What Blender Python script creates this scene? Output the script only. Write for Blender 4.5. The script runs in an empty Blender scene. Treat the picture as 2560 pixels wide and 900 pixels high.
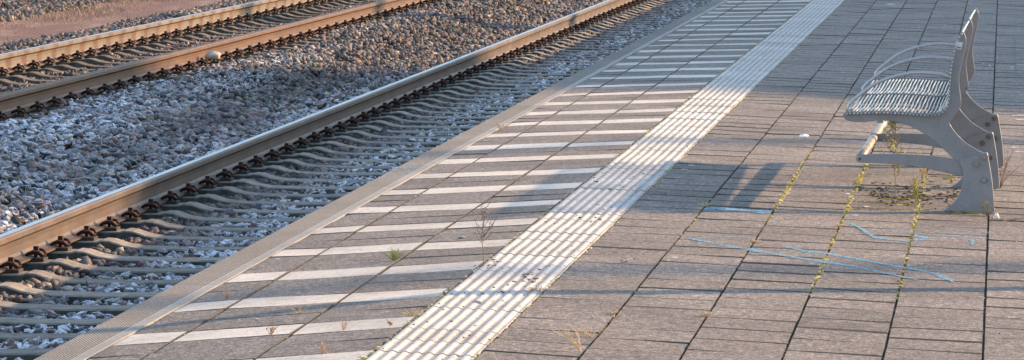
import bpy, bmesh, math, random
import numpy as np
from mathutils import Vector, Matrix
random.seed(7); rng = np.random.default_rng(11)
scene = bpy.context.scene
C = scene.collection
# ------------------------------------------------------------------ camera
W0, H0, F = 2560.0, 900.0, 10400.0
VX, VY = 2510.0, -383.0                       # vanishing point of the tracks in the photograph
PITCH = math.atan((450-VY)/F); YAW = math.atan((VX-1280)*math.cos(PITCH)/F)
HC = 1.51                                     # eye height above the platform crown
cam_d = bpy.data.cameras.new('camera'); cam = bpy.data.objects.new('camera', cam_d); C.objects.link(cam)
cam_d.sensor_width = 36.0; cam_d.lens = F/W0*36.0; cam_d.clip_start = .5; cam_d.clip_end = 3000
cam.location = (0, 0, HC); cam.rotation_euler = (math.pi/2-PITCH, 0, YAW)
scene.camera = cam
# ------------------------------------------------------------------ light
SUN_EL = math.radians(18.0)
SX, SY = .866, .5                             # horizontal direction towards the sun
world = bpy.data.worlds.new('World'); scene.world = world; world.use_nodes = True
wn = world.node_tree.nodes; wl = world.node_tree.links
bg = wn['Background']; sky = wn.new('ShaderNodeTexSky'); sky.sky_type = 'NISHITA'; sky.sun_disc = False
sky.sun_elevation = SUN_EL; sky.sun_rotation = math.atan2(SX, SY); sky.air_density = 1.0; sky.dust_density = .6; sky.ozone_density = 1.0
wl.new(sky.outputs[0], bg.inputs[0]); bg.inputs[1].default_value = .15
sun_d = bpy.data.lights.new('sun', 'SUN'); sun = bpy.data.objects.new('sun', sun_d); C.objects.link(sun)
sun_d.energy = 3.75; sun_d.angle = math.radians(.53); sun_d.color = (1.0, .66, .37)
tosun = Vector((SX*math.cos(SUN_EL), SY*math.cos(SUN_EL), math.sin(SUN_EL)))
sun.rotation_euler = (-tosun).to_track_quat('-Z', 'Y').to_euler()
vs = scene.view_settings; vs.view_transform = 'Standard'; vs.look = 'None'; vs.exposure = 1.63; vs.gamma = 1; vs.use_curve_mapping = False

# ------------------------------------------------------------------ helpers
fwd = Vector((-math.sin(YAW)*math.cos(PITCH), math.cos(YAW)*math.cos(PITCH), -math.sin(PITCH)))
right = Vector((math.cos(YAW), math.sin(YAW), 0)); upv = right.cross(fwd)
def ray(px, py): return (fwd*F + right*(px-1280) - upv*(py-450))
def on_z(px, py, z):
    d = ray(px, py); t = (z-HC)/d.z; return Vector((0, 0, HC)) + d*t
def on_y(px, py, Y):
    d = ray(px, py); t = Y/d.y; return Vector((0, 0, HC)) + d*t
KA = math.cos(YAW)*math.tan(YAW)*math.tan(PITCH); KB = math.cos(YAW)/math.cos(PITCH)
def mp(m): return KA - KB*m
M_EDGE, M_EIN, M_JL1, M_JL2, M_SL, M_SR = 1.897, 1.790, 1.683, 1.463, 1.249, 1.035
M_J = [1.035, .831, .633, .434, .237, .042, -.155]
def tl(Y): return .075*(13.2/max(Y, 9))**1.4
def tr(Y): return .044*(12.9/max(Y, 6))**.5
def P(m, Y, dz=0.0):
    """point of the platform surface on the joint line m at distance Y along the track"""
    k = mp(m); xs = mp(M_SL)*HC
    if m <= M_SL:
        t = tr(Y); h = (HC - t*xs)/(1 - t*k)
    else:
        t = tl(Y); kk = max(k, mp(M_EIN)); h = (HC + t*xs)/(1 + t*kk)
        if m > M_EIN:
            xi = kk*h; te = .012; h = (h + te*xi)/(1 + te*k)
    return Vector((k*h, Y, HC - h + dz))
def zat(X, Y):
    lo, hi = -6.0, 2.5
    for _ in range(28):
        mid = (lo+hi)/2
        if P(mid, Y).x > X: lo = mid
        else: hi = mid
    return P((lo+hi)/2, Y).z
def surf(px, py):
    """platform surface point under a pixel of the photograph"""
    m = (VX-px)/(py-VY); Y = 15.0
    for _ in range(12):
        h = HC - P(m, Y).z; Yn = 10540*h/(py-VY); p = P(m, Yn)
        q = p - Vector((0, 0, HC)); yy = 450 - F*(q.dot(upv))/(q.dot(fwd))
        Y = Yn*(yy-VY)/(py-VY)
    return m, Y
def sp(px, py, dz=0.0):
    m, Y = surf(px, py); return P(m, Y, dz)

def mesh_obj(name, verts, faces, mats, parent=None, mat_idx=None, smooth=False, loc=None):
    me = bpy.data.meshes.new(name); me.from_pydata([tuple(v) for v in verts], [], faces)
    for mm in (mats if isinstance(mats, (list, tuple)) else [mats]): me.materials.append(mm)
    if mat_idx is not None: me.polygons.foreach_set('material_index', mat_idx)
    if smooth: me.polygons.foreach_set('use_smooth', [True]*len(me.polygons))
    me.update()
    o = bpy.data.objects.new(name, me); C.objects.link(o)
    if parent is not None: o.parent = parent
    if loc is not None: o.location = loc
    return o
def empty(name, loc=(0, 0, 0)):
    o = bpy.data.objects.new(name, None); C.objects.link(o); o.location = loc; o.empty_display_size = .1; return o
def tag(o, label=None, cat=None, group=None, kind=None):
    if label: o['label'] = label
    if cat: o['category'] = cat
    if group: o['group'] = group
    if kind: o['kind'] = kind
    return o
def inst(src, parent=None, matrix=None, name=None):
    o = src.copy(); C.objects.link(o); o.parent = parent
    if matrix is not None: o.matrix_local = matrix
    return o
class MB:
    def __init__(s): s.v = []; s.f = []; s.mi = []
    def add(s, vs, fs, mi=0):
        b = len(s.v); s.v += [Vector(v) for v in vs]; s.f += [tuple(i+b for i in f) for f in fs]; s.mi += [mi]*len(fs)
    def box(s, x0, x1, y0, y1, z0, z1, mi=0):
        s.add([(x0,y0,z0),(x1,y0,z0),(x1,y1,z0),(x0,y1,z0),(x0,y0,z1),(x1,y0,z1),(x1,y1,z1),(x0,y1,z1)],
              [(3,2,1,0),(4,5,6,7),(0,1,5,4),(1,2,6,5),(2,3,7,6),(3,0,4,7)], mi)
    def tube(s, pts, rads, n=6, mi=0, cap=True):
        pts = [Vector(p) for p in pts]
        if not hasattr(rads, '__len__'): rads = [rads]*len(pts)
        b = len(s.v); up = Vector((0, 0, 1)); prev = None
        for i, p in enumerate(pts):
            t = (pts[min(i+1, len(pts)-1)] - pts[max(i-1, 0)])
            t = t.normalized() if t.length > 1e-9 else Vector((0, 0, 1))
            if prev is None:
                a = up if abs(t.z) < .9 else Vector((1, 0, 0)); e = t.cross(a).normalized()
            else:
                e = prev - t*prev.dot(t); e = e.normalized() if e.length > 1e-6 else t.orthogonal().normalized()
            prev = e; g = t.cross(e)
            for k in range(n):
                a = 2*math.pi*k/n; s.v.append(p + (e*math.cos(a)+g*math.sin(a))*rads[i])
        for i in range(len(pts)-1):
            for k in range(n):
                k2 = (k+1) % n
                s.f.append((b+i*n+k, b+i*n+k2, b+(i+1)*n+k2, b+(i+1)*n+k)); s.mi.append(mi)
        if cap:
            s.f.append(tuple(b+k for k in range(n))[::-1]); s.mi.append(mi)
            q = b+(len(pts)-1)*n; s.f.append(tuple(q+k for k in range(n))); s.mi.append(mi)
    def build(s, name, mats, parent=None, smooth=False, loc=None):
        return mesh_obj(name, s.v, s.f, mats, parent, s.mi, smooth, loc)

# ------------------------------------------------------------------ materials
def mat(name, rough=.8, metallic=0.0):
    m = bpy.data.materials.new(name); m.use_nodes = True
    n = m.node_tree.nodes; l = m.node_tree.links; b = n['Principled BSDF']
    b.inputs['Roughness'].default_value = rough; b.inputs['Metallic'].default_value = metallic
    b.inputs['Specular IOR Level'].default_value = .3
    return m, n, l, b
def pos(n): return n.new('ShaderNodeNewGeometry').outputs['Position']
def noise(n, l, vec, scale, detail=4, rough=.6, sc3=None):
    if sc3 is not None:
        mpn = n.new('ShaderNodeMapping'); mpn.inputs['Scale'].default_value = sc3; l.new(vec, mpn.inputs[0]); vec = mpn.outputs[0]
    t = n.new('ShaderNodeTexNoise'); t.inputs['Scale'].default_value = scale; t.inputs['Detail'].default_value = detail
    t.inputs['Roughness'].default_value = rough; l.new(vec, t.inputs['Vector']); return t.outputs['Fac']
def ramp(n, l, fac, stops, interp='LINEAR'):
    r = n.new('ShaderNodeValToRGB'); cr = r.color_ramp; cr.interpolation = interp
    while len(cr.elements) < len(stops): cr.elements.new(.5)
    for e, (p, c) in zip(cr.elements, stops):
        e.position = p; e.color = (c, c, c, 1) if not hasattr(c, '__len__') else (*c, 1)
    l.new(fac, r.inputs[0]); return r.outputs[0]
def mix(n, l, fac, a, b, mode='MIX'):
    x = n.new('ShaderNodeMix'); x.data_type = 'RGBA'; x.blend_type = mode
    for s, v in ((x.inputs[0], fac), (x.inputs[6], a), (x.inputs[7], b)):
        if hasattr(v, 'links'): l.new(v, s)
        elif hasattr(v, '__len__'): s.default_value = (*v, 1)
        else: s.default_value = v
    return x.outputs[2]
def math_n(n, l, op, a, b=0.0, c=None, clamp=False):
    x = n.new('ShaderNodeMath'); x.operation = op; x.use_clamp = clamp
    for s, v in zip(x.inputs, (a, b, c)):
        if v is None: continue
        if hasattr(v, 'links'): l.new(v, s)
        else: s.default_value = v
    return x.outputs[0]
def bump(n, l, b, h, strength=.5, dist=.003):
    x = n.new('ShaderNodeBump'); x.inputs['Strength'].default_value = strength; x.inputs['Distance'].default_value = dist
    l.new(h, x.inputs['Height']); l.new(x.outputs[0], b.inputs['Normal'])
def obj_rand(n): return n.new('ShaderNodeObjectInfo').outputs['Random']

def slab_mat(name, dark, light, fleck, rnd=.22, patch=.35, frost=0.0):
    m, n, l, b = mat(name, .88)
    p = pos(n)
    grain = noise(n, l, p, 125, 3, .8)
    grain2 = noise(n, l, p, 42, 4, .8)
    gsum = math_n(n, l, 'ADD', math_n(n, l, 'MULTIPLY', grain, .55), math_n(n, l, 'MULTIPLY', grain2, .45))
    col = ramp(n, l, gsum, [(.36, dark), (.50, light), (.64, fleck)])
    big = noise(n, l, p, 1.3, 4, .6)
    col = mix(n, l, 1.0, col, ramp(n, l, big, [(.3, 1-patch*.6), (.7, 1+patch*.3)]), 'MULTIPLY')
    st = noise(n, l, p, 9, 5, .7)
    col = mix(n, l, 1.0, col, ramp(n, l, st, [(.32, 1-patch*.5), (.5, 1.0)]), 'MULTIPLY')
    sp_ = noise(n, l, p, 33, 6, .8); col = mix(n, l, ramp(n, l, sp_, [(.60, 0), (.70, .55)]), col, (.06, .052, .045))
    r = obj_rand(n)
    col = mix(n, l, 1.0, col, ramp(n, l, r, [(0, 1-rnd), (.5, 1.0), (1, 1+rnd*.5)]), 'MULTIPLY')
    l.new(col, b.inputs['Base Color']); bump(n, l, b, grain, .9, .003)
    return m
M_SLAB = slab_mat('slab_concrete', (.034, .030, .026), (.158, .134, .115), (.50, .41, .345), .17, .42)
M_WHITE = slab_mat('white_slab_concrete', (.34, .30, .25), (.58, .515, .435), (.70, .63, .545), .12, .42)
M_TACT = slab_mat('tactile_concrete', (.33, .305, .275), (.48, .445, .405), (.60, .56, .515), .08, .30)
M_TACT2 = slab_mat('tactile_groove_grime', (.22, .20, .175), (.38, .35, .315), (.52, .48, .44), .08, .45)
def edge_mat(name, k):
    m, n, l, b = mat(name, .85)
    p = pos(n); g = noise(n, l, p, 120, 3, .7)
    col = ramp(n, l, g, [(.3, (.25*k, .232*k, .21*k)), (.65, (.43*k, .40*k, .36*k))])
    big = noise(n, l, p, 2.2, 4, .6); col = mix(n, l, 1, col, ramp(n, l, big, [(.3, .78), (.7, 1.08)]), 'MULTIPLY')
    r = obj_rand(n); col = mix(n, l, 1, col, ramp(n, l, r, [(0, .88), (1, 1.06)]), 'MULTIPLY')
    l.new(col, b.inputs['Base Color']); bump(n, l, b, g, .5, .002); return m
M_EDGEC = edge_mat('edge_stone_concrete', .80); M_RIB = edge_mat('edge_rib_concrete', .88)
def edge_groove():
    m, n, l, b = mat('edge_groove_dirt', .95)
    g = noise(n, l, pos(n), 60, 3, .7); l.new(ramp(n, l, g, [(.3, (.03, .028, .026)), (.7, (.10, .09, .078))]), b.inputs['Base Color']); return m
M_GROOVE = edge_groove()
def simple(name, c0, c1, scale=20, rough=.85, metallic=0, bs=.3, bd=.004, detail=5, sc3=None):
    m, n, l, b = mat(name, rough, metallic)
    g = noise(n, l, pos(n), scale, detail, .65, sc3); l.new(ramp(n, l, g, [(.3, c0), (.7, c1)]), b.inputs['Base Color'])
    if bs: bump(n, l, b, g, bs, bd)
    return m
M_JOINT = simple('joint_dirt', (.018, .016, .014), (.085, .074, .060), 40)
M_EDGEDIRT = simple('slab_edge_dirt', (.022, .020, .018), (.085, .074, .064), 55)
M_FACE = simple('platform_face_concrete', (.14, .13, .12), (.26, .24, .22), 8)
def sleeper_mat(name='sleeper_concrete', tint=(1, 1, 1)):
    m, n, l, b = mat(name, .9)
    p = pos(n); g = noise(n, l, p, 14, 6, .7); f = noise(n, l, p, 130, 3, .7)
    col = ramp(n, l, g, [(.28, (.12, .10, .08)), (.5, (.25, .212, .168)), (.72, (.34, .29, .23))])
    col = mix(n, l, 1, col, ramp(n, l, f, [(.3, .75), (.7, 1.15)]), 'MULTIPLY')
    r = obj_rand(n); col = mix(n, l, 1, col, ramp(n, l, r, [(0, .8), (1, 1.12)]), 'MULTIPLY')
    col = mix(n, l, 1, col, tint, 'MULTIPLY')
    l.new(col, b.inputs['Base Color']); bump(n, l, b, f, .5, .004); return m
M_SLEEP = sleeper_mat()
M_SLEEP2 = sleeper_mat('sleeper_concrete_brown', (.52, .44, .38))
M_SHADE_ALGAE = simple('sleeper_side_shade_algae', (.028, .030, .025), (.10, .098, .082), 22, .95)  # shade of the gaps between sleepers painted into their sides, plus greenish algae
def rail_mat(name, c0, c1, c2, stain, frost=0.0):
    m, n, l, b = mat(name, .62, .15)
    p = pos(n); sep = n.new('ShaderNodeSeparateXYZ'); l.new(p, sep.inputs[0])
    g = noise(n, l, p, 26, 5, .7); big = noise(n, l, p, 1.1, 3, .6)
    col = mix(n, l, ramp(n, l, big, [(.35, 0), (.65, 1)]), c0, c1)
    col = mix(n, l, ramp(n, l, g, [(.45, 0), (.8, .7)]), col, c2)
    # rust blotches at every sleeper
    w = math_n(n, l, 'FRACT', math_n(n, l, 'DIVIDE', sep.outputs[1], .63))
    w = math_n(n, l, 'ABSOLUTE', math_n(n, l, 'SUBTRACT', w, .5))
    w = math_n(n, l, 'ADD', w, math_n(n, l, 'MULTIPLY', math_n(n, l, 'SUBTRACT', g, .5), .35))
    w = ramp(n, l, w, [(.12, stain), (.22, 0)])
    col = mix(n, l, w, col, (.085, .036, .016))
    pt = noise(n, l, p, 7, 5, .7, (1, .35, 1)); col = mix(n, l, 1, col, ramp(n, l, pt, [(.35, .72), (.65, 1.22)]), 'MULTIPLY')
    if frost:
        fr = noise(n, l, p, 330, 2, .5); col = mix(n, l, ramp(n, l, fr, [(.68, 0), (.75, frost)]), col, (.8, .82, .86))
    l.new(col, b.inputs['Base Color']); bump(n, l, b, g, .25, .002); return m
M_RAIL_A = rail_mat('rail_brown_grey', (.072, .055, .046), (.095, .070, .055), (.085, .050, .034), .35, .5)
M_RAIL_B = rail_mat('rail_rust', (.076, .033, .016), (.088, .041, .021), (.096, .054, .032), .35)
M_RAIL_C = rail_mat('rail_rust_pale', (.115, .088, .066), (.12, .092, .068), (.10, .066, .043), 1.0)
def steel():
    m, n, l, b = mat('polished_rail_top', .45, .8)
    g = noise(n, l, pos(n), 30, 4, .6, (1, .04, 1)); l.new(ramp(n, l, g, [(.3, (.26, .255, .26)), (.7, (.42, .41, .41))]), b.inputs['Base Color'])
    l.new(ramp(n, l, g, [(.3, .34), (.7, .52)]), b.inputs['Roughness']); return m
M_STEEL = steel()
M_RUST = simple('fastening_rust', (.022, .012, .010), (.085, .036, .020), 60, .75, .2, .4, .002)
M_PLATE = simple('guide_plate', (.03, .028, .026), (.06, .05, .045), 40)
def stone_mat(name, cols, frost_col=(.80, .80, .83), edge=.0058, warm=0):
    m, n, l, b = mat(name, .85)
    p = pos(n)
    t = n.new('ShaderNodeAttribute'); t.attribute_name = 'tint'
    fr = n.new('ShaderNodeAttribute'); fr.attribute_name = 'frost'
    col = ramp(n, l, t.outputs['Fac'], cols, 'CONSTANT')
    g = noise(n, l, p, 90, 4, .7)
    col = mix(n, l, 1, col, ramp(n, l, g, [(.28, .55), (.72, 1.35)]), 'MULTIPLY')
    wf = n.new('ShaderNodeWireframe'); wf.inputs[0].default_value = edge
    geo = n.new('ShaderNodeNewGeometry'); s = n.new('ShaderNodeSeparateXYZ'); l.new(geo.outputs['True Normal'], s.inputs[0])
    up = ramp(n, l, s.outputs[2], [(.35, 0), (.95, 1)])
    g2 = noise(n, l, p, 55, 5, .75)
    a = math_n(n, l, 'MULTIPLY', up, ramp(n, l, g2, [(.38, .15), (.62, 1)]))
    e = math_n(n, l, 'MULTIPLY', wf.outputs[0], ramp(n, l, s.outputs[2], [(.05, .0), (.45, .9)]))
    e = math_n(n, l, 'MULTIPLY', e, ramp(n, l, noise(n, l, p, 30, 3, .6), [(.35, .3), (.6, 1)]))
    k = math_n(n, l, 'MAXIMUM', math_n(n, l, 'MULTIPLY', a, .74), e)
    k = math_n(n, l, 'MULTIPLY', k, fr.outputs['Fac'], clamp=True)
    col = mix(n, l, k, col, frost_col)
    l.new(col, b.inputs['Base Color']); bump(n, l, b, g, .6, .006); return m
STONE_COLS = [(0, (.062, .058, .058)), (.20, (.115, .104, .098)), (.40, (.155, .122, .102)), (.56, (.092, .078, .088)), (.68, (.20, .15, .115)), (.79, (.18, .105, .085)), (.88, (.092, .108, .088)), (.95, (.33, .26, .20))]
M_STONE = stone_mat('ballast_stone', STONE_COLS)
M_FINES = simple('ballast_fines', (.016, .015, .014), (.055, .048, .042), 45, .95, 0, .8, .02)
def metal_grey():
    m, n, l, b = mat('bench_grey_paint', .46, .2)
    p = pos(n); g = noise(n, l, p, 420, 2, .6); big = noise(n, l, p, 6, 5, .7)
    col = ramp(n, l, g, [(.3, (.168, .160, .172)), (.7, (.25, .24, .255))])
    col = mix(n, l, 1, col, ramp(n, l, big, [(.3, .78), (.7, 1.08)]), 'MULTIPLY')
    sc = noise(n, l, p, 22, 6, .8, (3, 1, .35)); col = mix(n, l, ramp(n, l, sc, [(.64, 0), (.72, .5)]), col, (.36, .34, .32))
    gr = noise(n, l, p, 14, 6, .8); col = mix(n, l, ramp(n, l, gr, [(.60, 0), (.74, .6)]), col, (.09, .075, .06))
    l.new(col, b.inputs['Base Color']); bump(n, l, b, g, .12, .001); return m
M_BENCH = metal_grey()
M_ROD = simple('bench_rod_metal', (.24, .24, .25), (.36, .355, .35), 90, .40, .35, .1, .001)
M_TUBE = simple('foot_rail_worn_metal', (.17, .14, .115), (.42, .39, .36), 26, .45, .4, .2, .001)
M_BOLT = simple('bolt_steel', (.10, .085, .075), (.30, .28, .26), 120, .5, .5, .1, .001)
M_BOLTRUST = simple('bolt_rusty', (.09, .068, .055), (.17, .135, .11), 120, .7, .2, .1, .001)

# ================================================================== setting
# ---- ground
ground = mesh_obj('ground', [(-400,-60,-1.06),(400,-60,-1.06),(400,900,-1.06),(-400,900,-1.06)], [(0,1,2,3)],
                  simple('ground_earth', (.07, .055, .042), (.17, .135, .105), 3, .95, 0, .5, .05))
tag(ground, kind='structure')

# ---- platform body
YS = [ -6, 4, 8, 9, 10, 11, 12, 13, 14, 15, 16, 17, 18, 19, 20, 22, 24, 26, 28, 31, 35, 40, 46, 55, 70, 100, 140]
MS = [1.872, 1.79, 1.683, 1.463, 1.249, 1.14, 1.035, .831, .633, .434, .237, .042, -.155, -2.2]
v = []; f = []; mi = []
for Y in YS:
    yy = max(Y, 9.0)
    e = P(1.872, yy); v.append((e.x, Y, -1.2)); 
    for m in MS:
        q = P(m, yy, -.011); v.append((q.x, Y, q.z))
    q = P(-2.2, yy); v.append((q.x, Y, -1.2))
nn = len(MS)+2
for i in range(len(YS)-1):
    for k in range(nn-1):
        f.append((i*nn+k, i*nn+k+1, (i+1)*nn+k+1, (i+1)*nn+k)); mi.append(1 if k in (0, nn-2) else 0)
platform = mesh_obj('platform', v, f, [M_JOINT, M_FACE], None, mi)
tag(platform, kind='structure')

# ---- slabs
def slab_geo(m0, m1, Y0, Y1, gx=.004, gy=.003, dz=0.0, ch=.0028, thick=.05, jit=.0014, chn=.003, chf=.003):
    """slab with worn upper edges: ch along the long joints, chn / chf at the near and far cross joints"""
    a, b_, c, d = P(m0, Y0, dz), P(m1, Y0, dz), P(m1, Y1, dz), P(m0, Y1, dz)
    tilt = random.uniform(-.0018, .0018); tilt2 = random.uniform(-.0016, .0016)
    a.z += tilt+tilt2; b_.z += -tilt+tilt2; c.z += -tilt-tilt2; d.z += tilt-tilt2
    ring = []
    for (p, sx, sy) in ((a, 1, 1), (b_, -1, 1), (c, -1, -1), (d, 1, -1)):
        ring.append(p + Vector((sx*(gx+random.uniform(0, jit)), sy*(gy+random.uniform(0, jit)), 0)))
    n_ = 5; near = []; far = []
    for k in range(n_):
        t = k/(n_-1); e0 = ch if k == 0 else (-ch if k == n_-1 else 0)
        near.append(ring[0].lerp(ring[1], t)+Vector((e0, max(.001, chn*random.uniform(.55, 1.3)), 0)))
        far.append(ring[3].lerp(ring[2], t)+Vector((e0, -max(.001, chf*random.uniform(.55, 1.3)), 0)))
    low = [p - Vector((0, 0, .0032)) for p in ring]
    bot = [p - Vector((0, 0, thick)) for p in ring]
    cen = (ring[0]+ring[1]+ring[2]+ring[3])/4
    vs = [p-cen for p in near+far+low+bot]
    N = n_; L = 2*N; B = L+4
    fs = [tuple(range(N))+tuple(range(2*N-1, N-1, -1))]; mi_ = [0]
    fs.append((L, L+1)+tuple(range(N-1, -1, -1))); mi_.append(1)           # near worn edge
    fs.append((L+2, L+3)+tuple(range(N, 2*N))); mi_.append(1)              # far worn edge
    fs += [(L+1, L+2, 2*N-1, N-1), (L+3, L, 0, N)]; mi_ += [1, 1]
    for i in range(4):
        j = (i+1) % 4
        fs.append((B+i, B+j, L+j, L+i)); mi_.append(1)
    return cen, vs, fs, mi_
def slab(name, *a, material=None, **k):
    cen, vs, fs, mi_ = slab_geo(*a, **k)
    return mesh_obj(name, vs, fs, [material, M_EDGEDIRT], platform, mi_, False, cen)
ROW = .30
# right-hand paving, running bond
def yrow(px, py): return surf(px, py)[1]
ph_a = yrow(1736, 801)            # a row joint in the column J1-J2
ph_b = yrow(1745, 791)            # a row joint in the column J2-J3
phase = [ph_b, ph_a, ph_b, yrow(2240, 755.5), yrow(2455, 802), yrow(2480, 792), ph_a]
right_rows = []
cols_r = list(zip(M_J[:-1], M_J[1:])) + [(M_J[-1]-.197*i, M_J[-1]-.197*(i+1)) for i in range(0, 9)]
for ci, (m0, m1) in enumerate(cols_r):
    ph = phase[ci] if ci < 6 else (ph_a if ci % 2 else ph_b)
    k0 = math.ceil((10.0-ph)/ROW)
    for k in range(k0, k0+ (180 if ci < 6 else 110)):
        right_rows.append((ph+k*ROW, ci, m0, m1))
right_rows.sort(key=lambda t: (t[1] >= 6, t[0]))
rest = MB(); cnt = 0
for Y0, ci, m0, m1 in right_rows:
    kw = dict(ch=.0015, gx=random.uniform(.0022, .0034), gy=random.choice((.002, .0028, .0034, .0042)), dz=random.uniform(-.0013, .0013), chn=random.choice((.003, .006, .010, .014)), chf=random.choice((.003, .005, .008)))
    if ci < 6 and cnt < 300 and Y0 > 11.3:
        slab('paving_slab', m0, m1, Y0, Y0+ROW, material=M_SLAB, **kw); cnt += 1
    else:
        cen, vs_, fs_, mi2 = slab_geo(m0, m1, Y0, Y0+ROW, **kw); rest.add([p+cen for p in vs_], fs_); rest.mi[-len(fs_):] = [2 if q else 0 for q in mi2]
# safety zone rows, aligned, every third row white
ph_w = yrow(865, 733.5)           # far edge of a white row at the joint JL2
white_n = 0
k0 = math.ceil((10.0-ph_w)/ROW)
cols_l = [(M_EIN, M_JL1), (M_JL1, M_JL2), (M_JL2, M_SL)]
for k in range(k0, k0+170):
    Y0 = ph_w + k*ROW; white = ((k+1) % 3 == 0)
    for ci, (m0, m1) in enumerate(cols_l):
        off = random.uniform(-.008, .008)
        kw = dict(gx=.0028, gy=.0012 if random.random() < .5 else .0024, dz=random.uniform(-.001, .001), chn=.002 if white else random.choice((.002, .004, .007)), chf=.002 if white else random.choice((.002, .004)))
        if Y0 > 11.2 and Y0 < 47:
            slab('white_stripe_slab' if white else 'safety_zone_slab', m0, m1, Y0+off, Y0+ROW+off, material=M_WHITE if white else M_SLAB, **kw)
        else:
            cen, vs_, fs_, mi2 = slab_geo(m0, m1, Y0+off, Y0+ROW+off, **kw); rest.add([p+cen for p in vs_], fs_); rest.mi[-len(fs_):] = [2 if q else (1 if white else 0) for q in mi2]
rest_o = rest.build('distant_paving', [M_SLAB, M_WHITE, M_EDGEDIRT], platform); tag(rest_o, kind='stuff')
# tactile strip
def tactile(Y0, Y1, dz):
    prof = [(0.012, 0)]
    n = 8; wd = (.976)/n
    for i in range(n):
        x = .012 + i*wd
        prof += [(x+wd*.08, 0), (x+wd*.26, .0042), (x+wd*.48, .0042), (x+wd*.74, 0)]
    prof += [(.988, 0)]
    g = random.uniform(.004, .008); t2 = random.uniform(-.0006, .0006)
    pts0 = []; pts1 = []
    for (u, z) in prof:
        m = M_SL + (M_SR-M_SL)*u
        pts0.append(P(m, Y0+g, z+dz+t2)); pts1.append(P(m, Y1-g, z+dz-t2))
    cen = (pts0[0]+pts0[-1]+pts1[0]+pts1[-1])/4
    N = len(prof)
    low0 = [p - Vector((0, 0, .05)) for p in pts0]; low1 = [p - Vector((0, 0, .05)) for p in pts1]
    vs_ = [p-cen for p in pts0+pts1+low0+low1]; fs_ = []; vi = []
    for i in range(N-1):
        fs_.append((i, i+1, N+i+1, N+i)); vi.append(len(fs_)-1) if (prof[i][1] == 0 and prof[i+1][1] == 0) else None; fs_.append((2*N+i, 2*N+i+1, i+1, i)); fs_.append((N+i, N+i+1, 3*N+i+1, 3*N+i))
    fs_ += [(0, N, 3*N, 2*N), (N-1, 2*N-1, 4*N-1, 3*N-1)]
    mi_ = [0]*len(fs_)
    for q in vi: mi_[q] = 1
    return cen, vs_, fs_, mi_
ph_t = yrow(1039, 794)
k0 = math.ceil((10.0-ph_t)/ROW); tr_rest = MB()
for k in range(k0, k0+170):
    Y0 = ph_t+k*ROW; dz = random.choice((-.001, -.0005, 0, 0, 0, .0005, .001, .0022))
    cen, vs_, fs_, mi_ = tactile(Y0, Y0+ROW, dz)
    if 11.2 < Y0 < 47: mesh_obj('tactile_slab', vs_, fs_, [M_TACT, M_TACT2], platform, mi_, False, cen)
    else: tr_rest.add([p+cen for p in vs_], fs_)
tag(tr_rest.build('distant_tactile_paving', M_TACT, platform), kind='stuff')
# edge stones, 1 m long, ribbed nose
ph_e = yrow(400, 793)
me_ = (M_EIN - M_EDGE)
def edge_stone(Y0, Y1):
    prof = []; gm = []
    prof.append((0.0, -.30)); prof.append((0.0, -.012)); prof.append((.05, 0.0))
    nr = 11
    for i in range(nr):
        u0 = .07 + i*(.66/nr); du = .66/nr
        prof += [(u0+du*.05, 0), (u0+du*.10, -.0045), (u0+du*.50, -.0045), (u0+du*.55, 0)]
    prof += [(.76, 0), (.965, .001), (.965, -.05)]
    g = .0018; N = len(prof)
    sta = [Y0+g, (Y0+Y1)/2, Y1-g]
    vs_ = []
    for Y in sta:
        for (u, z) in prof: vs_.append(P(M_EDGE+me_*u, Y, z))
    cen = sum(vs_[::max(1, len(vs_)//8)], Vector())/len(vs_[::max(1, len(vs_)//8)])
    fs_ = []; mi_ = []
    for s in range(2):
        for i in range(N-1):
            fs_.append((s*N+i, s*N+i+1, (s+1)*N+i+1, (s+1)*N+i))
            z0, z1 = prof[i][1], prof[i+1][1]
            u_ = prof[i][0]; mi_.append(1 if min(z0, z1) == -.0045 else (2 if .05 <= u_ < .74 else 0))
    for s in (0, 2):
        fs_.append(tuple(s*N+i for i in range(N))); mi_.append(0)
    mesh_obj('edge_stone', [p-cen for p in vs_], fs_, [M_EDGEC, M_GROOVE, M_RIB], platform, mi_, False, cen)
for k in range(-3, 60):
    edge_stone(ph_e+k*1.0, ph_e+(k+1)*1.0)

# ---- tracks
Z1, Z2 = -.620, -.415                      # rail tops
XC1, XC2 = -4.70, -8.50
SPC = .63
RAIL = [(.036,0),(.0355,-.006)]
def rail_profile():
    h = [(.0, 0), (.022, -.0008), (.031, -.004), (.0358, -.012), (.0368, -.037), (.030, -.044), (.011, -.056), (.0085, -.085), (.0100, -.125), (.019, -.141), (.045, -.1535), (.075, -.1605), (.075, -.172)]
    return [( x, z) for x, z in h] + [(-x, z) for x, z in h[::-1][:-1]]
RP = rail_profile()
def make_rail(parent, x, ztop, material, y0=8, y1=160):
    steel_m = material if material is M_RAIL_B else M_STEEL
    N = len(RP); ys = [y0, 20, 26, 32, 40, 50, 65, 90, y1]; vs_ = []
    for Y in ys: vs_ += [Vector((x+a, Y, ztop+b)) for a, b in RP]
    fs_ = []; mi_ = []
    for s in range(len(ys)-1):
        for i in range(N):
            j = (i+1) % N
            fs_.append((s*N+j, s*N+i, (s+1)*N+i, (s+1)*N+j))
            top = (RP[i][1] > -.003 and RP[j][1] > -.003)
            mi_.append(1 if top else 0)
    fs_.append(tuple(range(N)));  mi_.append(0)
    return mesh_obj('rail', vs_, fs_, [material, steel_m], parent, mi_)
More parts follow.
